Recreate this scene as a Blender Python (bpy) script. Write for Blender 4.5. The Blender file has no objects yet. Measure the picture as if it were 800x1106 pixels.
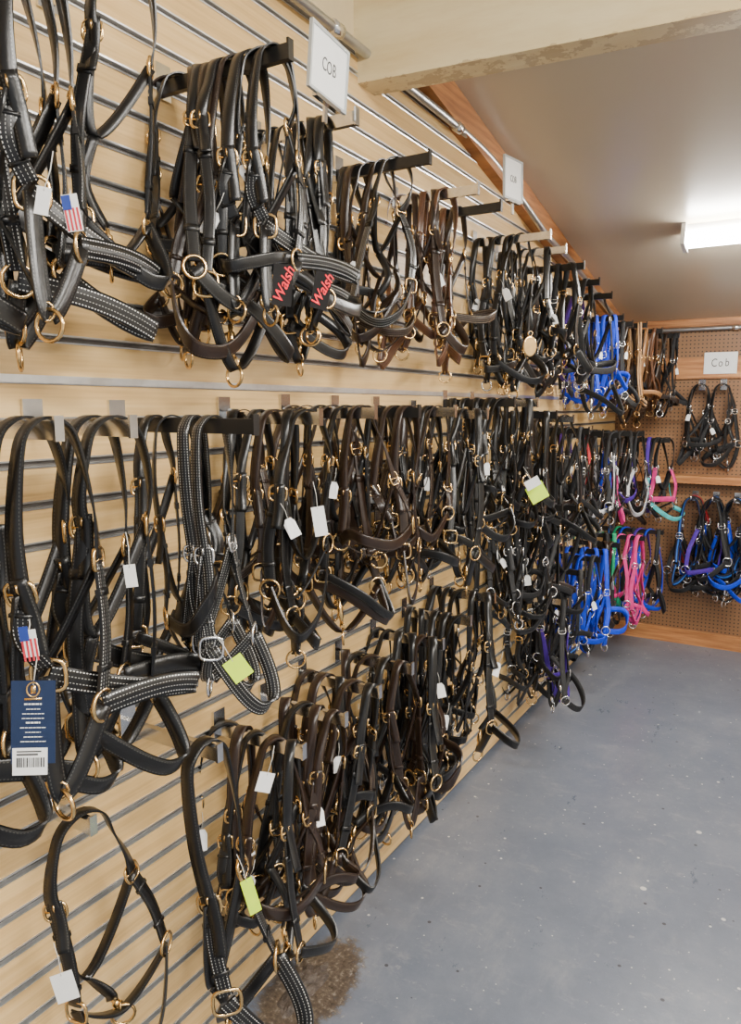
import bpy, math, random
from mathutils import Vector, Matrix, noise
C = bpy.context.scene.collection
PI = math.pi
V = Vector
# ------------------------------------------------------------------ camera frame
H = 1.65
PSI, PIT, FPX = math.radians(30.7), math.radians(8.04), 800.0
sp, cp, ss, cs = math.sin(PIT), math.cos(PIT), math.sin(PSI), math.cos(PSI)
Fv = V((-ss*cp, cs*cp, -sp)); Rv = V((cs, ss, 0)); Uv = V((-ss*sp, cs*sp, cp))
def at_x(px, py, X):
    d = Fv*FPX + Rv*(px-400) + Uv*(553-py)
    s = X/d.x
    return V((X, d.y*s, d.z*s+H))
cam = bpy.data.cameras.new('camera'); cam.sensor_fit = 'VERTICAL'; cam.sensor_height = 36
cam.lens = FPX/1106*36; cam.clip_start = .02
co = bpy.data.objects.new('camera', cam); C.objects.link(co)
m = Matrix((Rv, Uv, -Fv)).transposed().to_4x4(); m.translation = V((0, 0, H)); co.matrix_world = m
bpy.context.scene.camera = co
# ------------------------------------------------------------------ materials
def mat(name):
    m = bpy.data.materials.new(name); m.use_nodes = True
    nt = m.node_tree; b = nt.nodes['Principled BSDF']
    return m, nt, b
def mth(nt, op, a, b=None, clamp=False):
    n = nt.nodes.new('ShaderNodeMath'); n.operation = op; n.use_clamp = clamp
    for i, v in enumerate((a, b)):
        if v is None: continue
        if isinstance(v, (int, float)): n.inputs[i].default_value = v
        else: nt.links.new(v, n.inputs[i])
    return n.outputs[0]
def mix(nt, f, a, b):
    n = nt.nodes.new('ShaderNodeMix'); n.data_type = 'RGBA'
    for i, v in ((0, f), (6, a), (7, b)):
        if isinstance(v, (int, float)): n.inputs[i].default_value = v
        elif isinstance(v, tuple): n.inputs[i].default_value = (*v, 1) if len(v) == 3 else v
        else: nt.links.new(v, n.inputs[i])
    return n.outputs[2]
def noise_n(nt, scale, detail=4, vec=None, rough=.5):
    n = nt.nodes.new('ShaderNodeTexNoise'); n.inputs['Scale'].default_value = scale
    n.inputs['Detail'].default_value = detail; n.inputs['Roughness'].default_value = rough
    if vec is not None: nt.links.new(vec, n.inputs['Vector'])
    return n.outputs[0]
def objco(nt, scale=(1, 1, 1), rot=0):
    t = nt.nodes.new('ShaderNodeTexCoord'); mp = nt.nodes.new('ShaderNodeMapping')
    mp.inputs['Scale'].default_value = scale; mp.inputs['Rotation'].default_value = (0, 0, rot)
    nt.links.new(t.outputs['Object'], mp.inputs[0]); return mp.outputs[0]
def ramp(nt, fac, stops):
    r = nt.nodes.new('ShaderNodeValToRGB'); e = r.color_ramp.elements
    while len(e) > 1: e.remove(e[-1])
    e[0].position = stops[0][0]; e[0].color = (*stops[0][1], 1)
    for p, c in stops[1:]:
        x = e.new(p); x.color = (*c, 1)
    nt.links.new(fac, r.inputs[0]); return r.outputs[0]
def bump(nt, b, h, s, d=.002):
    n = nt.nodes.new('ShaderNodeBump'); n.inputs['Strength'].default_value = s; n.inputs['Distance'].default_value = d
    nt.links.new(h, n.inputs['Height']); nt.links.new(n.outputs[0], b.inputs['Normal'])
def plain(name, col, rough=.5, metal=0, emit=0, var=.15):
    m, nt, b = mat(name)
    nz = noise_n(nt, 40, 3, objco(nt))
    c = mix(nt, nz, tuple(x*(1-var) for x in col), tuple(min(1, x*(1+var)) for x in col))
    nt.links.new(c, b.inputs['Base Color'])
    b.inputs['Roughness'].default_value = rough; b.inputs['Metallic'].default_value = metal
    if emit:
        b.inputs['Emission Color'].default_value = (*col, 1); b.inputs['Emission Strength'].default_value = emit
    return m
def leather(name, col, stitch=None, samt=.8, rough=.3, nylon=False, stripe=None):
    m, nt, b = mat(name)
    uv = nt.nodes.new('ShaderNodeUVMap'); uv.uv_map = 'UVMap'
    sx = nt.nodes.new('ShaderNodeSeparateXYZ'); nt.links.new(uv.outputs[0], sx.inputs[0])
    nz = noise_n(nt, 30, 4, objco(nt))
    c = mix(nt, nz, tuple(x*.6 for x in col), tuple(min(1, x*1.5) for x in col))
    off = mth(nt, 'ABSOLUTE', mth(nt, 'SUBTRACT', sx.outputs[0], .5))
    if stripe:
        c = mix(nt, mth(nt, 'LESS_THAN', off, .16), c, stripe)
    if stitch:
        line = mth(nt, 'LESS_THAN', mth(nt, 'ABSOLUTE', mth(nt, 'SUBTRACT', off, .37)), .026)
        line2 = mth(nt, 'MULTIPLY', mth(nt, 'LESS_THAN', mth(nt, 'ABSOLUTE', mth(nt, 'SUBTRACT', off, .13)), .018), .6 if samt > .7 else 0)
        line = mth(nt, 'ADD', line, line2)
        dash = mth(nt, 'LESS_THAN', mth(nt, 'FRACT', mth(nt, 'MULTIPLY', sx.outputs[1], 210)), .52)
        k = mth(nt, 'MULTIPLY', mth(nt, 'MULTIPLY', line, dash), samt)
        c = mix(nt, k, c, stitch)
    nt.links.new(c, b.inputs['Base Color'])
    b.inputs['Roughness'].default_value = rough
    if nylon:
        w = mth(nt, 'SINE', mth(nt, 'MULTIPLY', sx.outputs[1], 2600))
        bump(nt, b, w, .4, .001)
    else:
        bump(nt, b, noise_n(nt, 260, 3, objco(nt)), .25, .001)
    return m
M = {}
M['gold'] = plain('brass', (.84, .56, .24), .22, 1)
M['silver'] = plain('nickel', (.88, .88, .88), .2, 1)
M['chrome'] = plain('chrome_arm', (.75, .75, .75), .18, 1)
M['pipe'] = plain('galvanised_pipe', (.5, .51, .52), .35, .9)
M['blackarm'] = plain('black_arm', (.02, .019, .018), .3, .2)
M['paper'] = plain('white_paper', (.92, .92, .9), .6, 0, .05, .05)
M['string'] = plain('cotton_string', (.7, .68, .62), .8)
M['neon'] = plain('neon_card', (.62, .9, .02), .5, 0, .2)
M['navy'] = plain('navy_card', (.008, .022, .07), .45)
M['blackcard'] = plain('black_card', (.006, .005, .005), .9)
M['redink'] = plain('red_ink', (.85, .01, .03), .7, 0, .08)
M['ink'] = plain('black_ink', (.05, .05, .05), .6)
M['flagred'] = plain('flag_red', (.6, .03, .05), .5)
M['flagblue'] = plain('flag_blue', (.02, .05, .3), .5)
KITS = {}
def kit(key, desc, strap, nose, metal): KITS[key] = (desc, strap, nose, metal)
bl = leather('black_leather', (.0065, .0062, .0062), (.22, .21, .19), .35)
bs = leather('black_leather_white_stitch', (.0065, .0062, .0062), (.78, .77, .73), .9)
hv = leather('havana_leather', (.021, .011, .007), (.22, .16, .1), .4)
hs = leather('havana_leather_stitched', (.021, .011, .007), (.6, .48, .33), .75)
br = leather('brown_leather', (.085, .032, .014), (.5, .32, .18), .75)
tn = leather('tan_leather', (.3, .14, .05), (.7, .55, .35), .5)
def ny(n, c, s=None): return leather(n, c, None, 0, .6, True, s)
kit('black', 'black leather', bl, bl, 'gold')
kit('blacks', 'white-stitched black leather', bl, bs, 'gold')
kit('blackn', 'black leather silver-buckled', bl, bl, 'silver')
kit('blacksn', 'stitched black leather silver-buckled', bs, bs, 'silver')
kit('hav', 'dark brown leather', hv, hv, 'gold')
kit('havs', 'stitched dark brown leather', hv, hs, 'gold')
kit('brown', 'mid-brown leather', br, br, 'gold')
kit('tan', 'tan leather', tn, tn, 'gold')
nk = ny('black_nylon', (.009, .009, .010)); kit('nblack', 'black nylon', nk, nk, 'silver')
nb = ny('blue_nylon', (.003, .045, .7)); kit('blue', 'royal blue nylon', nb, nb, 'silver')
nb2 = ny('navy_blue_nylon', (.006, .012, .05), (.02, .14, .55)); kit('navy', 'navy and blue striped nylon', nb2, nb2, 'silver')
kit('bluek', 'blue and black nylon', nk, nb, 'silver')
npu = ny('purple_nylon', (.075, .02, .33)); kit('purple', 'purple and black nylon', npu, nk, 'silver'); kit('purplen', 'black nylon purple-nosed', nk, npu, 'silver')
npk = ny('pink_nylon', (.95, .03, .24)); kit('pink', 'hot pink nylon', npk, npk, 'silver')
kit('pinkk', 'pink and black nylon', nk, npk, 'silver')
ngr = ny('green_nylon', (.0, .3, .13)); kit('green', 'green nylon', ngr, ngr, 'silver')
nte = ny('teal_nylon', (.05, .5, .5)); kit('teal', 'teal and black nylon', nk, nte, 'silver')
nwh = ny('white_nylon', (.6, .6, .62)); kit('white', 'white and black nylon', nk, nwh, 'silver')
nrd = ny('red_nylon', (.4, .01, .015)); kit('red', 'red and black nylon', nrd, nk, 'silver')
ncr = ny('tan_black_nylon', (.5, .28, .12), (.03, .02, .02)); kit('sand', 'sand and black striped nylon', ncr, ncr, 'gold')

# ------------------------------------------------------------------ mesh builder
class MB:
    def __init__(s): s.v = []; s.f = []; s.uv = []; s.mi = []; s.flat = []
    def quad(s, idx, uv=None, mi=0, flat=False):
        s.f.append(idx); s.uv.append(uv or [(0, 0)]*len(idx)); s.mi.append(mi); s.flat.append(flat)
    def box(s, lo, hi, mx=None, mi=0):
        x0, y0, z0 = lo; x1, y1, z1 = hi; n = len(s.v)
        for p in ((x0,y0,z0),(x1,y0,z0),(x1,y1,z0),(x0,y1,z0),(x0,y0,z1),(x1,y0,z1),(x1,y1,z1),(x0,y1,z1)):
            p = V(p); s.v.append(mx @ p if mx else p)
        for q in ((0,3,2,1),(4,5,6,7),(0,1,5,4),(1,2,6,5),(2,3,7,6),(3,0,4,7)):
            s.quad([n+i for i in q], None, mi)
        return s
    def tube(s, pts, r, seg=6, closed=False, mi=0, caps=True):
        pts = [V(p) for p in pts]; n = len(pts); base = len(s.v)
        rr = r if isinstance(r, (list, tuple)) else [r]*n
        prev = None
        for i, p in enumerate(pts):
            a = pts[i-1] if (i > 0 or closed) else p
            b = pts[(i+1) % n] if (i < n-1 or closed) else p
            t = (b-a).normalized()
            if prev is None:
                u = t.orthogonal().normalized()
            else:
                u = prev - t*prev.dot(t)
                u = u.normalized() if u.length > 1e-5 else t.orthogonal().normalized()
            prev = u; w = t.cross(u)
            for k in range(seg):
                a_ = 2*PI*k/seg
                s.v.append(p + (u*math.cos(a_)+w*math.sin(a_))*rr[i])
        for i in range(n if closed else n-1):
            j = (i+1) % n
            for k in range(seg):
                l = (k+1) % seg
                s.quad([base+i*seg+k, base+i*seg+l, base+j*seg+l, base+j*seg+k], None, mi)
        if not closed and caps:
            s.quad([base+k for k in range(seg)][::-1], None, mi)
            s.quad([base+(n-1)*seg+k for k in range(seg)], None, mi)
        return s
    def ribbon(s, pts, wds, w, t, pad=1.0):
        if pad > 1:
            prof = [(-.5,.5),(-.34,.5),(-.22,.5+(pad-1)*.5),(0,.5*pad+.12),(.22,.5+(pad-1)*.5),(.34,.5),(.5,.5),(.5,-.5),(0,-.5),(-.5,-.5)]
            flat = (6, 9)
        else:
            prof = [(-.5,.5),(0,.5),(.5,.5),(.5,-.5),(0,-.5),(-.5,-.5)]; flat = (2, 5)
        n = len(pts); base = len(s.v); L = 0; K = len(prof); ls = []
        for i, p in enumerate(pts):
            a = pts[max(i-1, 0)]; b = pts[min(i+1, n-1)]; tg = (b-a).normalized()
            wd = wds[i] - tg*wds[i].dot(tg)
            wd = wd.normalized() if wd.length > 1e-4 else tg.orthogonal().normalized()
            nn = tg.cross(wd)
            if i: L += (pts[i]-pts[i-1]).length
            ls.append(L)
            for u, h in prof: s.v.append(p + wd*(u*w) + nn*(h*t))
        for i in range(n-1):
            for k in range(K):
                l = (k+1) % K
                ua, ub = prof[k][0]+.5, prof[l][0]+.5
                s.quad([base+i*K+k, base+i*K+l, base+(i+1)*K+l, base+(i+1)*K+k],
                       [(ua, ls[i]), (ub, ls[i]), (ub, ls[i+1]), (ua, ls[i+1])], 0, k in flat)
        s.quad([base+k for k in range(K)][::-1], None, 0, True); s.quad([base+(n-1)*K+k for k in range(K)], None, 0, True)
        return s
    def mesh(s, name, smooth=True, mats=None):
        me = bpy.data.meshes.new(name); me.from_pydata([tuple(p) for p in s.v], [], s.f)
        ul = me.uv_layers.new(name='UVMap'); flat = []
        for q in s.uv:
            for a in q: flat += [a[0], a[1]]
        ul.data.foreach_set('uv', flat)
        me.polygons.foreach_set('material_index', s.mi)
        if smooth: me.polygons.foreach_set('use_smooth', [not f for f in s.flat])
        for mm in (mats if mats is not None else [None]): me.materials.append(mm)
        me.update(); return me
def link(name, me, parent=None, material=None):
    o = bpy.data.objects.new(name, me); C.objects.link(o)
    if parent: o.parent = parent
    if material:
        if me.materials[0] is None:
            o.material_slots[0].link = 'OBJECT'
        o.material_slots[0].material = material
    return o
def tag(o, label, cat, group=None):
    o['label'] = label; o['category'] = cat
    if group: o['group'] = group
    return o
def empty(name, loc, label, cat, group=None, rz=0):
    o = bpy.data.objects.new(name, None); C.objects.link(o); o.location = loc; o.rotation_euler = (0, 0, rz)
    o.empty_display_size = .02
    return tag(o, label, cat, group)
def struct(name, mb, mats, smooth=False):
    o = link(name, mb.mesh(name, smooth, mats if isinstance(mats, list) else [mats])); o['kind'] = 'structure'; return o
def cat_rom(P, W, n=6):
    P = [V(p) for p in P]; W = [V(w) for w in W]; out, ow = [], []
    for i in range(len(P)-1):
        p0 = P[max(i-1, 0)]; p1 = P[i]; p2 = P[i+1]; p3 = P[min(i+2, len(P)-1)]
        for k in range(n + (1 if i == len(P)-2 else 0)):
            t = k/n
            out.append(.5*((2*p1)+(p2-p0)*t+(2*p0-5*p1+4*p2-p3)*t*t+(3*p1-p0-3*p2+p3)*t**3))
            ow.append(W[i].lerp(W[i+1], t))
    return out, ow
def rz(a): return V((math.cos(a), math.sin(a), 0))
# ------------------------------------------------------------------ halter shapes
def ringpts(c, n, up, rx, ry, sq=2.0, k=16):
    n = V(n).normalized(); up = V(up); up = (up-n*up.dot(n)).normalized(); sd = up.cross(n); o = []
    for i in range(k):
        a = 2*PI*i/k; ca, sa = math.cos(a), math.sin(a)
        e = 2/sq
        o.append(c + sd*(rx*math.copysign(abs(ca)**e, ca)) + up*(ry*math.copysign(abs(sa)**e, sa)))
    return o
def halter_shape(seed, **o):
    r = random.Random(seed); U = r.uniform
    g = lambda k, d: o.get(k, d)
    w1 = g('w1', U(.04, .082)); w2 = g('w2', U(.035, .105)); zb = g('zb', U(-.23, -.12)); zr = g('zr', U(-.44, -.33))
    phi = g('phi', U(-1.1, 1.4)); nd = g('nd', U(.04, .13)); droop = g('droop', U(-.01, .13))
    W = g('w', U(.020, .026)); T = .003; shp = g('shp', U(1.25, 2.3))
    yo = g('yo', U(-.05, .05)); xs = U(-.02, .025); jz = g('jz', .05)
    bL = V((U(-.012, .012), -w1+yo*.4, zb+U(-.025, .025))); bR = V((U(-.012, .012), w1+yo*.4, zb+U(-.025, .025)))
    rL = V((xs+U(-.02, .02), -w2+yo, zr+U(-jz, jz))); rR = V((xs+U(-.02, .02), w2+yo, zr+U(-jz, jz)))
    tL, tR = U(.5, 1.3), U(-1.3, -.4)
    if r.random() < .5: tL, tR = -tR, -tL
    parts = []
    def add(n, mb, key, par=None, far=True):
        parts.append((n, mb.mesh(n), key, par, far)); return len(parts)-1
    # crown
    R0 = g('R0', U(.028, .050))
    P = [bL, bL.lerp(V((0, -R0*1.15, -R0*1.5)), .5)+V((0, -.006, 0)), V((0, -R0*1.12, -R0*1.25)), V((0, -R0*.75, -R0*.3)), V((0, 0, .003)),
         V((0, R0*.75, -R0*.3)), V((0, R0*1.12, -R0*1.25)), bR.lerp(V((0, R0*1.15, -R0*1.5)), .5)+V((0, .006, 0)), bR]
    X = V((1, 0, 0))
    Wd = [rz(tL), rz(tL*.6), rz(tL*.2), X, X, X, rz(tR*.2), rz(tR*.6), rz(tR)]
    pp, ww = cat_rom(P, Wd, 5)
    add('crown_strap', MB().ribbon(pp, ww, W, T), 'strap')
    for b, q, tt, nm in ((bL, rL, tL, 0), (bR, rR, tR, 1)):
        dn = (q-b).normalized(); wd = rz(tt); nn = dn.cross(wd).normalized()
        c = b
        bu = MB().tube(ringpts(c, nn, dn, W*.5+.006, .016, 3.2), .0029, 6, True)
        bu.tube([c-wd*(W*.5+.004), c+wd*(W*.5+.004)], .0023, 5)
        bi = add('buckle', bu, 'metal')
        add('prong', MB().tube([c+nn*.003, c+nn*.006-dn*.008, c+nn*.004-dn*.015], .0016, 5), 'metal', bi, False)
        tq = tt+U(-.5, .5)
        mid = (b+q)*.5 + V((U(-.012, .012), (-1 if nm == 0 else 1)*U(-.01, .02), 0))
        s0 = b+dn*.006
        pp, ww = cat_rom([s0, mid, q-dn*.012], [rz(tt), rz((tt+tq)/2), rz(tq)], 7)
        add('cheek_strap', MB().ribbon(pp, ww, W, T*1.25, 1.15), 'nose')
        for ki in (3, 10):
            kk = pp[ki]; k2 = pp[ki+1]
            add('keeper', MB().ribbon([kk, kk.lerp(k2, .6)], [ww[ki]]*2, W+.004, T*2.4), 'strap', None, False)
        add('side_ring', MB().tube(ringpts(q, rz(tq+PI/2), (0, 0, 1), .021, .021, r.choice([2, 2, 3.5])), .003, 6, True), 'metal')
    dn = (rL-bL).normalized()
    pp, ww = cat_rom([bL-dn*.02+X*.004, bL+dn*.03+X*.008, bL+dn*U(.06, .1)+X*.016+V((0, -.008, 0))], [rz(tL)]*3, 4)
    add('billet', MB().ribbon(pp, ww, W*.92, T*.8), 'strap', None, False)
    # noseband : two nearly straight runs meeting in a tighter bend
    D = rz(phi)*nd + V((0, 0, -droop)); n = 28; pp, ww = [], []
    wob = g('wob', U(-.03, .03))
    for i in range(n+1):
        t = i/n; q_ = abs(2*t-1); s_ = 1-q_**shp
        if q_ < .16: s_ = 1-(.16**shp)*(.5+.5*(q_/.16)**2)
        tt_ = .5+.5*math.copysign(q_**(.75), 2*t-1)
        p = rL.lerp(rR, tt_) + D*s_ + V((0, 0, 1))*wob*math.sin(2*PI*t)
        pp.append(p)
        ww.append(V((0, 0, 1)) + rz(phi)*(.2+.4*s_*(max(droop, 0)/.1)))
    for _ in range(2):
        pp = [pp[0]]+[(pp[i-1]+pp[i]*2+pp[i+1])/4 for i in range(1, n)]+[pp[-1]]
    NW = W+g('nw', U(.002, .006))
    add('noseband', MB().ribbon(pp, ww, NW, T*1.3, 1.25), 'nose')
    # chin strap with ring
    D2 = -rz(phi+U(-.6, .6))*U(.0, .05) + V((0, 0, -U(.05, .14)))
    pp, ww = [], []
    for i in range(19):
        t = i/18; s_ = 1-abs(2*t-1)**1.6
        pp.append(rL.lerp(rR, t)+D2*s_); ww.append(rz(phi)+V((0, 0, .5-.3*s_)))
    add('chin_strap', MB().ribbon(pp, ww, W, T*1.1), 'strap')
    cm = pp[9]
    add('chin_ring', MB().tube(ringpts(cm+V((0, 0, -.012)), rz(phi+U(-.8, .8)), (0, 0, 1), .021, .020), .003, 6, True), 'metal')
    # throat
    D3 = -rz(phi+U(-1.2, 1.2))*U(.02, .06) + V((0, 0, -U(.11, .2)))
    pp, ww = [], []
    for i in range(19):
        t = i/18; s_ = 1-abs(2*t-1)**1.7
        pp.append(bL.lerp(bR, t)+D3*s_); ww.append(rz(phi+.4))
    add('throat_strap', MB().ribbon(pp, ww, W*.85, T), 'strap')
    tm = pp[9]
    e = tm.lerp(cm, .72)
    pp, ww = cat_rom([tm, tm.lerp(cm, .4)+V((U(0, .03), U(-.03, .03), 0)), e], [rz(phi+.4), rz(phi+.9), rz(phi+1.2)], 5)
    add('connecting_strap', MB().ribbon(pp, ww, W*.85, T), 'strap')
    d = (cm-e)
    sn = MB().tube([e, e+d*.15, e+d*.2, e+d*.55, e+d*.6, e+d*.8], [.004, .004, .0075, .0075, .005, .003], 7)
    sn.tube(ringpts(e+d*.85, rz(phi+1), (0, 0, 1), .009, .012, 2, 10), .002, 5, True)
    add('snap', sn, 'metal')
    return dict(parts=parts, tag=(bL+V((.01, 0, -.02)), rL))
SH = [halter_shape(s) for s in range(36)]
OPEN = [halter_shape(50, phi=1.35, nd=.17, droop=.07, w2=.035, w1=.05, w=.024, nw=.006, shp=1.3, jz=.03, R0=.04, yo=0, wob=.015),
        halter_shape(51, phi=1.5, nd=.19, droop=.05, w2=.03, w1=.055, w=.024, nw=.006, shp=1.25, jz=.03, R0=.036, yo=0, wob=-.015),
        halter_shape(52, phi=.7, nd=.08, droop=.10, w2=.06, w1=.055, w=.021, nw=.005, shp=1.7, R0=.045, yo=0),
        halter_shape(58, phi=-.2, nd=.05, droop=.14, w2=.095, w1=.078, w=.025, R0=.052, zb=-.17, jz=.01, shp=2),
        halter_shape(55, phi=.9, nd=.07, droop=.13, w2=.05, w1=.035, w=.022, R0=.032, zb=-.24, zr=-.42, shp=1.8)]
# tag meshes
def tag_mesh():
    b = MB(); w, h = .013, .042
    pts = [(-w, -h), (w, -h), (w, -.01), (w*.5, 0), (-w*.5, 0), (-w, -.01)]
    n = len(b.v)
    for z in (-.0004, .0004):
        for x, y in pts: b.v.append(V((z+.003*math.sin(y*80), x, y)))
    b.quad([n+i for i in range(6)]); b.quad([n+6+i for i in range(6)][::-1])
    for i in range(6): b.quad([n+i, n+(i+1) % 6, n+6+(i+1) % 6, n+6+i])
    return b.mesh('price_tag', False)
TAG = tag_mesh(); STR = MB().tube([(0, 0, 0), (.001, .002, .018), (0, 0, .035)], .0007, 4).mesh('tag_string')
rnd = random.Random(11)
def halter(shape, kitk, loc, label, group, rotz=0, scale=1, near=True, ptag=False, tilt=0):
    desc, st, no, me = KITS[kitk]
    o = empty('halter', loc, label, 'halter', group, rotz)
    o.rotation_euler = (tilt, 0, rotz); o.scale = (scale,)*3
    made = []
    for n, ms, key, par, far in shape['parts']:
        if not near and not far: made.append(None); continue
        p = made[par] if par is not None else o
        c = link(n, ms, p, {'strap': st, 'nose': no, 'metal': M[me]}[key]); made.append(c)
    if ptag:
        t = link('price_tag', TAG, o, M['paper']); t.location = shape['tag'][0]+V((.02, 0, -.03))
        t.rotation_euler = (rnd.uniform(-.5, .5), rnd.uniform(-.3, .1), rnd.uniform(-1.2, .2))
        s = link('tag_string', STR, t, M['string'])
    return o
ORD = ['', 'first', 'second', 'third', 'fourth', 'fifth', 'sixth', 'seventh', 'eighth', 'ninth', 'tenth', 'eleventh', 'twelfth',
       'thirteenth', 'fourteenth', 'fifteenth', 'sixteenth', 'seventeenth', 'eighteenth', 'nineteenth', 'twentieth']
WX = -1.22
ARMS = {}
def arm_meshes(L, style):
    k = (round(L, 3), style)
    if k in ARMS: return ARMS[k]
    pl = MB().box((0, -.02, -.035), (.006, .02, .035)).box((-.008, -.016, .02), (0.001, .016, .026)).mesh('mounting_plate', False)
    if style == 'rect':
        a = MB().box((.004, -.007, -.028), (L, .007, 0)).mesh('arm', False)
        e = MB().box((L, -.008, -.030), (L+.005, .008, .008)).mesh('end_stop', False)
    else:
        a = MB().tube([(.004, 0, -.006), (L, 0, -.006)], .006, 8).mesh('arm')
        e = MB().tube([(L, 0, -.006), (L+.008, 0, -.004), (L+.014, 0, .006), (L+.015, 0, .022)], .006, 8).mesh('end_stop')
    ARMS[k] = (pl, a, e); return ARMS[k]
def arm(loc, L, style, mk, label, rotz=0, group='wall display arms'):
    o = empty('display_arm', loc, label, 'display arm', group, rotz)
    pl, a, e = arm_meshes(L, style)
    link('mounting_plate', pl, o, M['chrome']); link('arm', a, o, M[mk]); link('end_stop', e, o, M[mk])
    return o
b_, s_, h_, hs_ = 'black', 'blacks', 'hav', 'havs'
n_, k_ = 'nblack', 'blackn'
rows = {
 'top': [
  (.52, .67, .20, .03, 'blackarm', [b_]),
  (.74, .67, .26, .03, 'blackarm', [b_, s_, s_]),
  (.93, .73, .26, .05, 'chrome', [b_]),
  (1.20, .67, .33, .03, 'blackarm', [h_, b_, h_, b_, hs_, b_, h_, b_, b_, s_]),
  (1.50, .655, .29, .08, 'chrome', [b_, b_, s_, b_, b_, s_]),
  (1.87, .67, .29, .10, 'blackarm', [b_, h_, hs_, h_, s_]),
  (2.20, .67, .29, .11, 'chrome', ['brown', hs_, 'brown', h_, 'brown']),
  (2.42, .67, .28, .15, 'blackarm', ['brown', hs_]),
  (2.86, .66, .31, .11, 'chrome', [b_, k_, b_, b_, b_]),
  (3.10, .65, .30, .08, 'chrome', [b_, b_, n_, b_, b_]),
  (3.38, .63, .30, .06, 'blackarm', [b_, h_, b_, n_, b_]),
  (3.66, .60, .30, .06, 'blackarm', [n_, b_, n_, n_]),
  (3.92, .57, .30, .07, 'blackarm', [n_, 'purple', b_, n_]),
  (4.20, .49, .30, .05, 'blackarm', ['blue', 'blue', 'bluek', 'blue', 'blue', 'blue']),
  (4.44, .48, .30, .05, 'blackarm', ['blue', 'blue', h_, 'blue', n_]),
  (4.74, .50, .32, .04, 'blackarm', ['tan', n_, 'sand', h_, 'sand']),
  (5.02, .49, .36, .04, 'blackarm', ['tan', h_, 'sand', n_, 'tan', 'brown']),
  (5.30, .48, .42, .02, 'blackarm', ['brown', n_, h_, 'brown', n_, h_, n_])],
 'middle': [
  (.56, -.02, .22, .03, 'blackarm', [b_, b_]),
  (.71, -.02, .26, .03, 'chrome', [b_, s_]),
  (.85, -.02, .26, .04, 'chrome', [b_, b_]),
  (1.04, -.02, .36, .10, 'blackarm', [b_, b_, 'blacksn', 'blacksn']),
  (1.36, -.01, .28, .04, 'chrome', [b_, hs_, b_, h_, b_, b_]),
  (1.60, 0.0, .28, .04, 'chrome', [h_, h_, b_, h_, b_, h_]),
  (1.84, 0.0, .28, .04, 'blackarm', [h_, hs_, h_, b_, h_, h_]),
  (2.08, 0.0, .28, .05, 'chrome', [h_, b_, h_, hs_, b_, h_]),
  (2.34, -.01, .28, .04, 'chrome', [b_, k_, b_, b_, b_, b_]),
  (2.60, .03, .28, .04, 'blackarm', [b_, b_, k_, b_, b_]),
  (2.86, .03, .28, .04, 'chrome', [b_, k_, b_, b_, b_]),
  (3.12, -.02, .28, .04, 'blackarm', [b_, n_, b_, b_, k_]),
  (3.38, -.04, .28, .04, 'chrome', [n_, b_, h_, b_, b_]),
  (3.66, -.10, .28, .04, 'blackarm', [b_, h_, b_, n_, n_]),
  (3.94, -.12, .28, .04, 'blackarm', [h_, 'purple', n_, h_, n_]),
  (4.22, -.14, .30, .03, 'blackarm', [n_, 'red', n_, 'white', n_]),
  (4.52, -.14, .30, .03, 'blackarm', [n_, 'white', 'bluek', 'pinkk', n_]),
  (4.82, -.15, .32, .03, 'blackarm', [n_, 'white', h_, 'purplen', n_, 'white']),
  (5.16, -.20, .42, .02, 'blackarm', [n_, h_, n_, 'white', 'purple', 'teal', 'pinkk'])],
 'lower': [
  (2.90, -.40, .24, .05, 'chrome', [b_, n_, b_, n_]),
  (3.10, -.42, .25, .04, 'chrome', [n_, b_, n_, b_, k_]),
  (3.32, -.44, .26, .04, 'blackarm', [n_, n_, b_, n_, n_]),
  (3.56, -.47, .26, .04, 'blackarm', [b_, n_, h_, n_])],
 'bottom': [
  (.83, -.75, .13, .03, 'chrome', [b_]),
  (1.03, -.66, .26, .03, 'chrome', [s_]),
  (1.31, -.775, .26, .03, 'chrome', [b_, h_, b_, h_, b_]),
  (1.49, -.765, .26, .03, 'chrome', [h_, b_, h_, h_]),
  (1.66, -.75, .26, .03, 'chrome', [h_, h_, b_, hs_, b_]),
  (1.85, -.745, .26, .03, 'chrome', [h_, b_, h_, b_, h_]),
  (2.06, -.73, .26, .03, 'chrome', [b_, k_, b_, b_, h_, b_]),
  (2.28, -.71, .26, .03, 'chrome', [b_, k_, b_, b_, b_]),
  (2.50, -.68, .26, .03, 'chrome', [b_, k_, b_, b_, b_]),
  (3.40, -.90, .28, .02, 'chrome', [n_, n_, b_, n_, 'purplen', n_]),
  (3.60, -.88, .26, .03, 'blackarm', [n_, n_, 'purplen', n_, n_]),
  (3.80, -.84, .26, .03, 'blackarm', [n_, 'purple', n_, 'navy', n_]),
  (4.00, -.80, .28, .03, 'blackarm', ['blue', n_, 'blue', 'blue', 'bluek']),
  (4.22, -.80, .28, .03, 'blackarm', ['blue', 'bluek', 'blue', 'blue', 'blue']),
  (4.48, -.80, .28, .03, 'blackarm', [h_, 'brown', n_, h_, h_]),
  (4.80, -.80, .36, .03, 'blackarm', ['green', n_, 'green', 'pink', 'pink', 'pink']),
  (5.10, -.80, .42, .03, 'blackarm', ['navy', 'green', 'blue', n_, 'purple', 'blue', n_])]}
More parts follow.
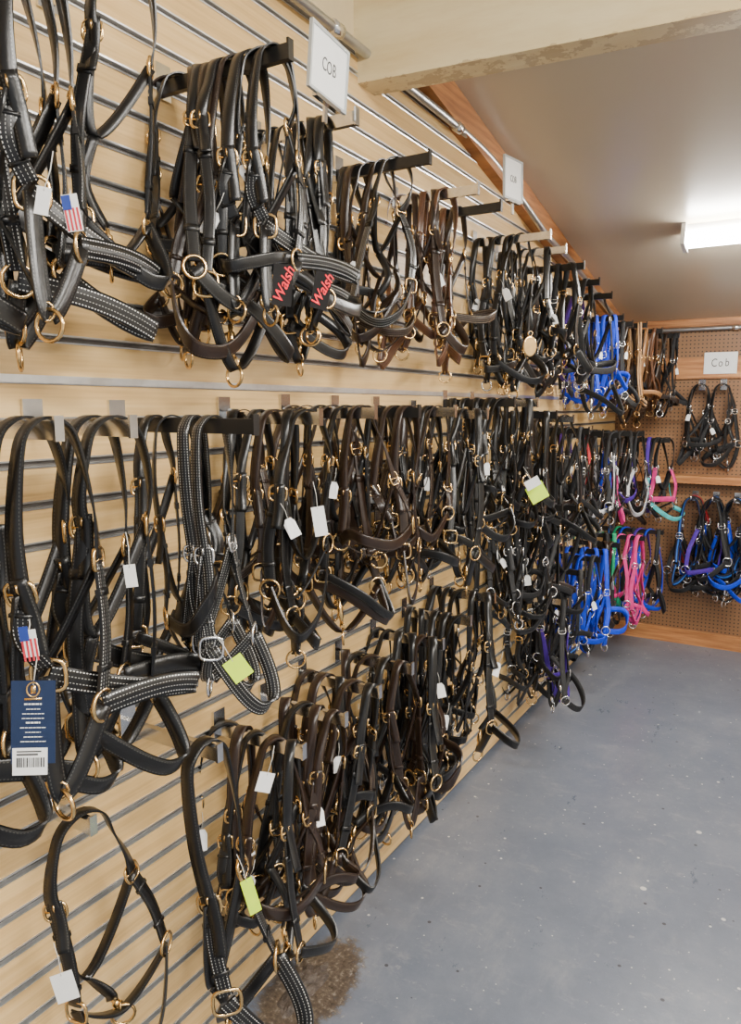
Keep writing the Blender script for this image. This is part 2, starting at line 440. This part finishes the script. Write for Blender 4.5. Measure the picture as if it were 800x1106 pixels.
for row, lst in rows.items():
    for ci, (y, z, L, tipgap, mk, kits) in enumerate(lst):
        zc = z+H
        arm(V((WX+.001, y, zc)), L, 'rect', mk, f"{'chrome' if mk=='chrome' else 'black'} display arm, {ORD[ci+1]} from left in the {row} row of the slatted wall")
        n = len(kits)
        spc = min(.05, (L-tipgap-.03)/max(1, n-1))
        for k, kk in enumerate(kits):
            x = WX + L - tipgap - (n-1-k)*spc + rnd.uniform(-.006, .006)
            near = y < 3.3
            rot = rnd.uniform(-.9, .7); sc = rnd.uniform(.9, 1.12)
            if row == 'middle' and ci < 3: shp = OPEN[(0, 2, 1, 2)[(k+ci) % 4]]; rot *= .2; sc = 1.22
            elif row == 'top' and ci < 2: shp = OPEN[(0, 1, 0, 1)[(k+ci) % 4]]; rot *= .2; sc = 1.14
            elif row == 'top' and ci == 2: shp = OPEN[2]; rot *= .2; sc = 1.0
            elif (row, ci) == ('top', 3) and k in (4, 7, 9): shp = OPEN[k % 2]; rot *= .5; sc = 1.02
            elif (row, ci) == ('top', 4) and k in (2, 5): shp = OPEN[1 if k == 2 else 0]; rot *= .5; sc = .95
            elif (row, ci) == ('bottom', 0): shp = OPEN[3]; rot = -.1; sc = 1.08
            elif (row, ci) == ('bottom', 1): shp = OPEN[4]; rot = -.1; sc = 1.42
            elif (row, ci) == ('middle', 3) and k >= 2: shp = OPEN[4]; rot = .25 if k == 2 else -.1; sc = 1.05
            else: shp = rnd.choice(SH)
            if row == 'bottom' and ci > 1: sc *= 1.08
            which = 'outermost' if (k == n-1 and n > 1) else ('innermost' if (k == 0 and n > 1) else ORD[k+1]+' from wall')
            if n == 1: lab = f"single {KITS[kk][0]} halter hanging alone on the {ORD[ci+1]} {row}-row arm from left"
            else: lab = f"{KITS[kk][0]} halter, {which} on the {ORD[ci+1]} {row}-row arm from left"
            halter(shp, kk, V((x, y, zc+.002)), lab, f'halters on the {row} row of arms', rot, sc, near,
                   (near and rnd.random() < .32 and y > 1.15) or (not near and rnd.random() < .2), rnd.uniform(-.1, .1))
# ------------------------------------------------------------------ room
YB = 5.48; XR = 3.2; Y0 = -1.6
wm, nt, b = mat('maple_slats')
g1 = noise_n(nt, 5, 6, objco(nt, (1, .35, 7)), .6); g2 = noise_n(nt, 60, 3, objco(nt, (1, .06, 3)))
f = mth(nt, 'ADD', mth(nt, 'MULTIPLY', g1, .65), mth(nt, 'MULTIPLY', g2, .35))
nt.links.new(ramp(nt, f, [(.3, (.58, .35, .13)), (.5, (.76, .50, .205)), (.7, (.86, .61, .285))]), b.inputs['Base Color'])
b.inputs['Roughness'].default_value = .38
gm = plain('groove_metal', (.74, .74, .73), .3, .8)
dark = plain('groove_shadow', (.13, .12, .11), .4, .4)
sw = MB(); per = .0762; z = .03; top = 2.66
while z < top-.02:
    z1 = min(z+per-.0122, top)
    prof = [(WX, z), (WX, z1), (WX+.002, z1-.0025), (WX+.003, z1+.0005), (WX-.008, z1+.001), (WX-.008, z+per-.0025), (WX+.0015, z+per-.0015), (WX+.002, z+per+.0018), (WX, z+per+.0018), (WX, z+per)]
    mi = [0, 1, 1, 1, 2, 1, 1, 1, 1]
    n = len(sw.v)
    for (x, zz) in prof:
        sw.v.append(V((x, Y0, zz))); sw.v.append(V((x, YB, zz)))
    for i in range(len(prof)-1):
        sw.quad([n+2*i, n+2*i+1, n+2*i+3, n+2*i+2], None, mi[i])
    z += per
sw.box((WX-.05, Y0, .03), (WX-.012, YB, 2.66), None, 2)
struct('wall_left', sw, [wm, gm, dark])
struct('trim_6', MB().box((WX-.002, Y0, 1.694), (WX+.003, YB, 1.708)), gm)
cream = plain('cream_paint', (.76, .62, .38), .5, 0, 0, .06)
bm_, nt, b = mat('cream_beam_paint')
nz = noise_n(nt, 3, 6, objco(nt, (.4, 3, 3)), .7)
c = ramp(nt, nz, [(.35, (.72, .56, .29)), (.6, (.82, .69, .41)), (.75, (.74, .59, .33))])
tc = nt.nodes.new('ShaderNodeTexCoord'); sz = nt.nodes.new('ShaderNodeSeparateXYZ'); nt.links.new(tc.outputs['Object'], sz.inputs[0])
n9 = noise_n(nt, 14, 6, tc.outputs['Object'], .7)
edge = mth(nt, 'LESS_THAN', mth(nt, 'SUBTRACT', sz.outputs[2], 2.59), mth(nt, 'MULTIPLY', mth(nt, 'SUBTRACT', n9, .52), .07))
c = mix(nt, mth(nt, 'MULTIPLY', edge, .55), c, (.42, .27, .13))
nt.links.new(c, b.inputs['Base Color'])
b.inputs['Roughness'].default_value = .45; bump(nt, b, nz, .5, .004)
ow, nt, b = mat('orange_pine')
nz = noise_n(nt, 6, 6, objco(nt, (.6, .6, 9)), .6)
nt.links.new(ramp(nt, nz, [(.35, (.32, .12, .038)), (.6, (.54, .24, .085)), (.75, (.62, .31, .12))]), b.inputs['Base Color'])
b.inputs['Roughness'].default_value = .5
struct('wall_left_upper', MB().box((WX-.06, Y0, 2.66), (WX-.012, YB, 3.1)), cream)
struct('wall_left_base', MB().box((WX-.06, Y0, 0), (WX-.02, YB, .035)), dark)
# floor
fm, nt, b = mat('painted_concrete')
oc = objco(nt)
n1 = noise_n(nt, 3.2, 8, oc, .75); n2 = noise_n(nt, 30, 5, oc, .7); n3 = noise_n(nt, 5, 9, objco(nt, (1, .4, 1), .5), .8)
n4 = noise_n(nt, 11, 9, objco(nt, (.5, 1, 1), -.4), .8)
c = ramp(nt, n1, [(.3, (.115, .135, .178)), (.5, (.142, .162, .205)), (.7, (.185, .203, .243))])
c = mix(nt, mth(nt, 'MULTIPLY', mth(nt, 'GREATER_THAN', n2, .64), .35), c, (.36, .36, .36))
c = mix(nt, mth(nt, 'MULTIPLY', mth(nt, 'SUBTRACT', n3, .52, True), 1.4, True), c, (.38, .38, .38))
c = mix(nt, mth(nt, 'MULTIPLY', mth(nt, 'SUBTRACT', n4, .56, True), 2.4, True), c, (.42, .41, .4))
for sc_, th in ((5, .055), (13, .06), (21, .05)):
    vo = nt.nodes.new('ShaderNodeTexVoronoi'); vo.inputs['Scale'].default_value = sc_; nt.links.new(oc, vo.inputs['Vector'])
    c = mix(nt, mth(nt, 'LESS_THAN', vo.outputs['Distance'], th), c, (.6, .58, .55))
vo = nt.nodes.new('ShaderNodeTexVoronoi'); vo.inputs['Scale'].default_value = 9; nt.links.new(objco(nt, (1, 1, 1), 1.1), vo.inputs['Vector'])
c = mix(nt, mth(nt, 'LESS_THAN', vo.outputs['Distance'], .055), c, (.04, .04, .05))
# paint worn off beside the wall foot
sf = nt.nodes.new('ShaderNodeSeparateXYZ'); nt.links.new(oc, sf.inputs[0])
dx = mth(nt, 'MULTIPLY', mth(nt, 'SUBTRACT', sf.outputs[0], -1.13), 1/.12); dy = mth(nt, 'MULTIPLY', mth(nt, 'SUBTRACT', sf.outputs[1], 1.56), 1/.22)
dd = mth(nt, 'ADD', mth(nt, 'MULTIPLY', dx, dx), mth(nt, 'MULTIPLY', dy, dy))
dn_ = noise_n(nt, 30, 10, oc, .8)
k = mth(nt, 'MULTIPLY', mth(nt, 'SUBTRACT', mth(nt, 'ADD', -.4, mth(nt, 'MULTIPLY', dn_, 3.0)), dd, True), 3, True)
c = mix(nt, k, c, ramp(nt, noise_n(nt, 60, 6, oc, .7), [(.35, (.03, .022, .017)), (.55, (.11, .085, .065)), (.7, (.3, .28, .25))]))
nt.links.new(c, b.inputs['Base Color'])
nt.links.new(mth(nt, 'ADD', mth(nt, 'MULTIPLY', n3, .4), .12), b.inputs['Roughness'])
bump(nt, b, n2, .25, .003)
struct('floor', MB().box((WX-.06, Y0, -.1), (XR, YB+.1, 0)), fm)
# back wall pegboard
pm, nt, b = mat('pegboard')
t = nt.nodes.new('ShaderNodeTexCoord'); sx = nt.nodes.new('ShaderNodeSeparateXYZ'); nt.links.new(t.outputs['Object'], sx.inputs[0])
def cell(o): return mth(nt, 'SUBTRACT', mth(nt, 'FRACT', mth(nt, 'MULTIPLY', o, 1/.0254)), .5)
cx, cz = cell(sx.outputs[0]), cell(sx.outputs[2])
dd = mth(nt, 'ADD', mth(nt, 'MULTIPLY', cx, cx), mth(nt, 'MULTIPLY', cz, cz))
nz = noise_n(nt, 3, 4, t.outputs['Object'])
c = mix(nt, nz, (.21, .10, .043), (.31, .165, .075))
c = mix(nt, mth(nt, 'LESS_THAN', dd, .035), c, (.03, .02, .015))
nt.links.new(c, b.inputs['Base Color']); b.inputs['Roughness'].default_value = .5
struct('wall_back', MB().box((WX-.06, YB, 0), (XR, YB+.1, 2.45)), pm)
wp = plain('white_wall_paint', (.8, .76, .68), .6, 0, 0, .04)
struct('wall_right', MB().box((XR, Y0, 0), (XR+.1, YB+.1, 3.1)), wp)
struct('trim_1', MB().box((WX, YB-.02, 1.84), (XR, YB, 1.98)), ow)
struct('trim_2', MB().box((WX, YB-.09, 1.14), (XR, YB, 1.19)), ow)
struct('trim_3', MB().box((WX, YB-.025, 0.0), (XR, YB, .10)), ow)
struct('trim_7', MB().box((WX, YB-.012, 2.185), (XR, YB, 2.235)), ow)
# ceiling (slopes down to the back)
cm_, nt, b = mat('ceiling_board')
nz = noise_n(nt, 1.2, 4, objco(nt))
c = mix(nt, nz, (.56, .48, .355), (.63, .55, .42))
nt.links.new(c, b.inputs['Base Color']); b.inputs['Roughness'].default_value = .28
b.inputs['Specular IOR Level'].default_value = 1.0
def zc_(y): return 2.8-.19*(y-2.5)
def slab(x0, x1, y0, y1, a0, a1):
    cb = MB()
    for x in (x0, x1):
        for y in (y0, y1):
            cb.v.append(V((x, y, zc_(y)+a0))); cb.v.append(V((x, y, zc_(y)+a1)))
    for q in ((0,2,6,4),(1,5,7,3),(0,1,3,2),(4,6,7,5),(0,4,5,1),(2,3,7,6)): cb.quad(list(q))
    return cb
struct('ceiling', slab(WX-.06, XR+.1, 1.98, YB+.1, 0, .08), cm_)
struct('ceiling_front', MB().box((WX-.06, Y0, 3.0), (XR+.1, 2.05, 3.08)), wp)
struct('trim_4', slab(WX-.012, WX+.045, 2.1, YB, -.12, -.001), ow)
# beam
R = Matrix.Translation(V((WX, 1.98, 2.59))) @ Matrix.Rotation(math.radians(6.6), 4, 'Z')
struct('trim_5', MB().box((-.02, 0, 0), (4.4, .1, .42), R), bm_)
# conduit
def conduit(pts, label, fit, dr):
    o = empty('conduit', V(pts[0]), label, 'conduit'); p0 = V(pts[0])
    pp, _ = cat_rom([V(p)-p0 for p in pts], [V((1, 0, 0))]*len(pts), 8)
    link('pipe', MB().tube(pp, .0135, 12).mesh('pipe'), o, M['pipe'])
    for q in fit:
        a = V(q)-p0; b2 = a+V(dr)*.045
        link('coupling', MB().tube([a, a.lerp(b2, .05), a.lerp(b2, .95), b2], [.014, .019, .019, .014], 10).mesh('coupling'), o, M['silver'])
conduit([(WX+.03, -1.5, 2.66), (WX+.03, 1, 2.665), (WX+.03, 2, 2.665), (WX+.035, 2.8, 2.65), (WX+.04, 3.2, 2.58), (WX+.065, 3.6, 2.46), (WX+.075, 4.0, 2.40), (WX+.075, 4.6, 2.29), (WX+.075, 5.4, 2.15)],
        'long silver metal conduit running along the top of the slatted wall', [(WX+.03, 1.8, 2.667), (WX+.034, 2.6, 2.657)], (0, 1, 0))
conduit([(-1.1, YB-.025, 2.165), (0, YB-.025, 2.165), (2.5, YB-.025, 2.165)], 'silver conduit across the top of the pegboard wall', [(-.5, YB-.025, 2.165)], (1, 0, 0))
# ------------------------------------------------------------------ signs
def text_mesh(s, size, shear=0, ext=.0004, off=0):
    cu = bpy.data.curves.new('t', 'FONT'); cu.body = s; cu.size = size; cu.align_x = 'CENTER'; cu.align_y = 'CENTER'
    cu.shear = shear; cu.extrude = ext; cu.offset = off
    o = bpy.data.objects.new('t', cu); C.objects.link(o); bpy.context.view_layer.update()
    dg = bpy.context.evaluated_depsgraph_get(); me = bpy.data.meshes.new_from_object(o.evaluated_get(dg))
    bpy.data.objects.remove(o); bpy.data.curves.remove(cu)
    me.materials.clear(); me.materials.append(None); return me
def face_mat(loc, nrm, roll=0):
    n = V(nrm).normalized(); u = V((0, 0, 1)); u = (u-n*u.dot(n)).normalized(); s = u.cross(n)
    m = Matrix((s, u, n)).transposed().to_4x4() @ Matrix.Rotation(roll, 4, 'Z'); m.translation = loc; return m
def sign(loc, nrm, w, h, label, txt, ts, roll=0, post=True, frame=True):
    o = empty('size_sign', loc, label, 'sign', None); o.matrix_world = face_mat(loc, nrm, roll)
    link('card', MB().box((-w/2, -h/2, -.001), (w/2, h/2, .001)).mesh('card', False), o, M['paper'])
    if frame:
        f = MB(); t = .006
        f.box((-w/2-t, -h/2-t, -.004), (w/2+t, -h/2, .004)).box((-w/2-t, h/2, -.004), (w/2+t, h/2+t, .004))
        f.box((-w/2-t, -h/2, -.004), (-w/2, h/2, .004)).box((w/2, -h/2, -.004), (w/2+t, h/2, .004))
        link('frame', f.mesh('frame', False), o, M['paperframe'])
    if post:
        link('holder', MB().box((-.006, -h/2-.05, -.006), (.006, -h/2-.006, .0)).box((-w*.35, -h/2-.014, -.006), (w*.35, -h/2-.006, .006)).mesh('holder', False), o, M['chrome'])
    if txt:
        x = -ts*.52
        for i, ch in enumerate(txt):
            c = link('letter', text_mesh(ch, ts*(1, .97, .98)[i], .05, .0004, -.0002), o, M['ink']); c.location = (x, (0, -.001, .001)[i], .0015)
            c.scale = (.72, 1, 1); x += ts*.52
    return o
M['paperframe'] = plain('grey_plastic', (.6, .63, .64), .3, .3, 0, .04)
sign(at_x(355, 74, -.935), (1, .05, -.05), .14, .118, 'white framed size card reading COB above the top row near the beam', 'COB', .038, -.05)
sign(at_x(554, 194, -.95), (1, -.1, 0), .13, .125, 'smaller framed white card, farther along, above the black halters', 'COB', .032, .05)
sign(V((-.555, YB-.025, 1.94)), (0, -1, 0), .2, .14, 'flat white card reading Cob fixed to the back wall rail', 'Cob', .075, 0, False, False)
# ------------------------------------------------------------------ hanging cards
def card(name, loc, nrm, w, h, label, cat, mk, roll=0, extra=None, group=None, strl=.05):
    o = empty(name, loc, label, cat, group); o.matrix_world = face_mat(loc, nrm, roll)
    link('card', MB().box((-w/2, -h/2, -.0006), (w/2, h/2, .0006)).mesh('card', False), o, M[mk])
    if strl: link('string', MB().tube([(0, h/2-.005, .001), (.002, h/2+strl*.5, -.006), (0, h/2+strl, -.012)], .0008, 4).mesh('string'), o, M['string'])
    if extra: extra(o)
    return o
def walsh(o):
    c = link('lettering', text_mesh('Walsh', .025, .35, .0004, .0003), o, M['redink']); c.location = (.002, 0, .0012); c.rotation_euler = (0, 0, 1.25)
card('brand_tag', at_x(305, 308, -.80), (.72, -.75, .05), .034, .07, 'black card with red script hanging upright among brown top-row halters', 'tag', 'blackcard', -.08, walsh, None, 0)
card('brand_tag', at_x(347, 314, -.80), (.72, -.75, .05), .032, .068, 'smaller tilted black card with red script, right of the other script card', 'tag', 'blackcard', -.2, walsh, None, 0)
def bluecard(o):
    cr = MB(); cr.tube(ringpts(V((0, .041, .001)), (0, 0, 1), (0, 1, 0), .0075, .009), .0013, 5, True)
    cr.box((-.010, .028, .0006), (.010, .0305, .0014)); cr.box((-.003, .036, .0006), (.003, .046, .0014)); link('crest', cr.mesh('crest'), o, M['gold'])
    l = MB(); r = random.Random(3)
    for i in range(9):
        ww = r.uniform(.008, .018); yy = .022-i*.0058
        x = -ww
        while x < ww:
            q = r.uniform(.002, .005); l.box((x, yy, .0006), (min(x+q, ww), yy+(.0018 if i in (0, 4) else .0008), .0012)); x += q+.0009
    link('printed_lines', l.mesh('printed_lines', False), o, M['paper'])
    link('sticker', MB().box((-.024, -.066, .0006), (.017, -.032, .0014)).mesh('sticker', False), o, M['paper'])
    l = MB(); x = -.019
    while x < .012:
        ww = r.choice([.0006, .001, .0016]); l.box((x, -.056, .0014), (x+ww, -.044, .0018)); x += ww+r.choice([.0008, .0014])
    l.box((-.019, -.041, .0014), (.006, -.039, .0018)); l.box((-.019, -.037, .0014), (.010, -.0355, .0018))
    link('barcode', l.mesh('barcode', False), o, M['ink'])
card('swing_tag', at_x(36, 780, -.80), (.62, -.78, .08), .052, .104, 'navy blue printed swing tag with white barcode sticker at lower left', 'tag', 'navy', -.04, bluecard)
card('neon_tag', at_x(257, 722, -.80), (.6, -.8, .1), .036, .04, 'neon green tag on the silver-buckled black halter, middle row left', 'tag', 'neon', .6)
card('neon_tag', at_x(580, 532, -.85), (.6, -.8, .1), .07, .065, 'neon and white tag on black halters in the middle row centre', 'tag', 'neon', .5)
card('neon_tag', at_x(271, 968, -.86), (.85, -.5, 0), .024, .078, 'narrow neon green tag among the bottom row halters', 'tag', 'neon', .25)
card('tag_card', at_x(345, 563, -.84), (.6, -.8, 0), .026, .06, 'long white paper tag on dark brown halters, middle row', 'tag', 'paper', .15)
card('tag_card', at_x(70, 1066, -1.03), (.7, -.7, 0), .036, .055, 'white creased paper tag on the single halter at lower left', 'tag', 'paper', .2)
card('tag_card', at_x(286, 845, -.86), (.7, -.7, 0), .03, .04, 'white paper tag high on the bottom row halters', 'tag', 'paper', -.3)
card('tag_card', at_x(575, 522, -.845), (.6, -.8, 0), .055, .035, 'white card behind the neon tag on the middle row halters', 'tag', 'paper', .5)
card('tag_card', at_x(141, 622, -.9), (.6, -.8, 0), .018, .036, 'small pale paper tag on black halters at middle row left', 'tag', 'paper', .1)
card('tag_card', at_x(46, 217, -.9), (.6, -.8, 0), .018, .036, 'small white paper tag beside the flag tag at upper left', 'tag', 'paper', -.2)
def flag(o):
    s = MB()
    for i in range(4): s.box((-.009+i*.005, -.022, .0006), (-.0065+i*.005, .006, .0012))
    link('stripes', s.mesh('stripes', False), o, M['flagred'])
    link('canton', MB().box((-.010, .004, .0008), (.001, .022, .0016)).mesh('canton', False), o, M['flagblue'])
card('flag_tag', at_x(78, 230, -.84), (.6, -.8, 0), .020, .046, 'small striped flag tag on the stitched halter at upper left', 'tag', 'paper', .15, flag, None, .01)
card('flag_tag', at_x(32, 695, -.80), (.6, -.8, 0), .018, .034, 'small flag tag above the navy swing tag at lower left', 'tag', 'paper', .1, flag, None, .01)
md = MB(); c0 = at_x(572, 374, -.84)
rings = [(0, .004), (.5, .0035), (.85, .003), (1, .0035), (1.08, .002), (1.08, -.002)]
n = 24
for rr, zz in rings:
    for k in range(n): md.v.append(V((.022*rr*math.cos(2*PI*k/n), .032*rr*math.sin(2*PI*k/n), zz)))
for i in range(len(rings)-1):
    for k in range(n): md.quad([i*n+k, (i+1)*n+k, (i+1)*n+(k+1) % n, i*n+(k+1) % n])
o = empty('medallion', c0, 'oval brass medallion hanging on black halters in the top row', 'medallion'); o.matrix_world = face_mat(c0, (.6, -.8, 0))
link('disc', md.mesh('disc'), o, M['gold'])
link('hanging_loop', MB().tube(ringpts(V((0, .042, 0)), (0, 0, 1), (0, 1, 0), .008, .008), .0016, 5, True).mesh('hanging_loop'), o, M['gold'])
# ------------------------------------------------------------------ pegboard halters
pk = [(-.66, 1.80, 'nblack', 'left'), (-.53, 1.80, 'nblack', 'right')]
for i, (x, z, k, nm) in enumerate(pk):
    arm(V((x, YB-.001, z)), .16, 'round', 'chrome', f'{nm} chrome peg hook above the wooden ledge on the pegboard', -PI/2, 'peg hooks')
    for j in range(3):
        halter(SH[3+i*3+j], k, V((x, YB-.05-.035*j, z+.002)), f"{('rear', 'middle', 'front')[j]} black nylon halter on {nm} hook above the pegboard ledge", 'halters on the pegboard', -PI/2+(j-1)*.3, 1.02, False, j == 2)
for i, (x, z, ks) in enumerate([(-.66, 1.05, ['red', 'nblack', 'bluek', 'nblack', 'navy']), (-.53, 1.05, ['navy', 'bluek', 'nblack', 'purplen', 'nblack']), (-.40, 1.05, ['nblack', 'navy', 'bluek', 'nblack', 'bluek']), (-.26, 1.05, ['navy', 'nblack', 'navy'])]):
    arm(V((x, YB-.001, z)), .22, 'round', 'chrome', f'chrome peg hook, {ORD[i+1]} from left below the wooden ledge', -PI/2, 'peg hooks')
    for j, k in enumerate(ks):
        halter(SH[(5+i*5+j) % 26], k, V((x, YB-.05-.038*j, z+.002)), f"{('rearmost', 'second', 'third', 'fourth', 'fifth')[j]} {KITS[k][0]} halter on {ORD[i+1]} hook below the pegboard ledge", 'halters on the pegboard', -PI/2+rnd.uniform(-.6, .6), 1.22, False, False)
# ------------------------------------------------------------------ rubble at the wall foot
rb = MB(); nR, nA = 12, 30
for i in range(nR+1):
    for k in range(nA):
        a = 2*PI*k/nA; rr = i/nR
        q = 1+.5*noise.noise(V((math.cos(a)*1.6, math.sin(a)*1.6, 3)))
        x = .045*rr*q*math.cos(a); y = .10*rr*q*math.sin(a)
        z = max(0, (1-rr**2)*.012*(.7+1.3*noise.noise(V((x*30, y*30, 1))))+.005*noise.noise(V((x*90, y*90, 4)))*(1-rr))
        rb.v.append(V((x, y, z)))
for i in range(nR):
    for k in range(nA):
        l = (k+1) % nA; rb.quad([i*nA+k, (i+1)*nA+k, (i+1)*nA+l, i*nA+l])
rm, nt, b = mat('rough_concrete')
nz = noise_n(nt, 30, 8, objco(nt), .75)
nt.links.new(ramp(nt, nz, [(.35, (.03, .024, .02)), (.52, (.09, .07, .058)), (.62, (.15, .13, .115)), (.72, (.36, .35, .34))]), b.inputs['Base Color']); bump(nt, b, nz, .8, .01)
o = link('broken_floor_patch', rb.mesh('broken_floor_patch', False), None, rm); o.location = (WX+.075, 1.56, .0005)
tag(o, 'flat brown patch of dirt and crumbled concrete at the foot of the slatted wall', 'rubble')
# ------------------------------------------------------------------ lights
M['diff'] = plain('lamp_diffuser', (1, .97, .92), .4, 0, 90, 0)
M['lampbody'] = plain('lamp_body', (.8, .8, .78), .4, 0, 0, .03)
def fixture(x, y, z, L, label, tilt=0, power=30, rz_=0):
    o = empty('ceiling_light', V((x, y, z)), label, 'ceiling light', 'fluorescent ceiling lights'); o.rotation_euler = (tilt, 0, rz_)
    link('lamp_body', MB().box((-L/2, -.03, -.04), (L/2, .03, -.001)).box((-L/2, -.06, -.105), (-L/2+.02, .06, -.001)).box((L/2-.02, -.06, -.105), (L/2, .06, -.001)).mesh('lamp_body', False), o, M['lampbody'])
    d = MB(); n = 13
    for i in range(n):
        a = -.55+(PI+1.1)*i/(n-1); yy, zz = -.055*math.cos(a), -.062-.040*math.sin(a)
        d.v.append(V((-L/2+.02, yy, zz))); d.v.append(V((L/2-.02, yy, zz)))
    for i in range(n-1): d.quad([2*i, 2*i+1, 2*i+3, 2*i+2])
    link('diffuser', d.mesh('diffuser'), o, M['diff'])
    la = bpy.data.lights.new('lamp', 'AREA'); la.shape = 'RECTANGLE'; la.size = L*.95; la.size_y = .12; la.energy = power; la.color = (1, .95, .86)
    lo = bpy.data.objects.new('lamp', la); C.objects.link(lo); lo.parent = o; lo.location = (0, 0, -.11)
sl = -math.atan(.19)
fixture(.0, 4.0, zc_(4.0), 1.22, 'lit fluorescent batten on the sloping ceiling near the back', sl, 12)
fixture(1.3, 2.9, zc_(2.9), 1.22, 'unseen fluorescent batten added for light just behind the cream beam, out of frame right', sl, 8)  # added lamp outside the view, lights the halters from the right
fixture(.9, .9, 3.0, 1.22, 'unseen fluorescent batten added for light on the front ceiling near the camera', 0, 62, 1.57)  # added lamp above the camera side, strongest light on the near halters
fixture(1.2, -.7, 3.0, 1.22, 'unseen fluorescent batten added for light at the rear of the front ceiling', 0, 35, 1.57)  # added lamp behind the camera, more light for the front of the room
w = bpy.data.worlds.new('world'); bpy.context.scene.world = w; w.use_nodes = True
w.node_tree.nodes['Background'].inputs[0].default_value = (.95, .97, 1, 1); w.node_tree.nodes['Background'].inputs[1].default_value = .75
bpy.context.view_layer.update()
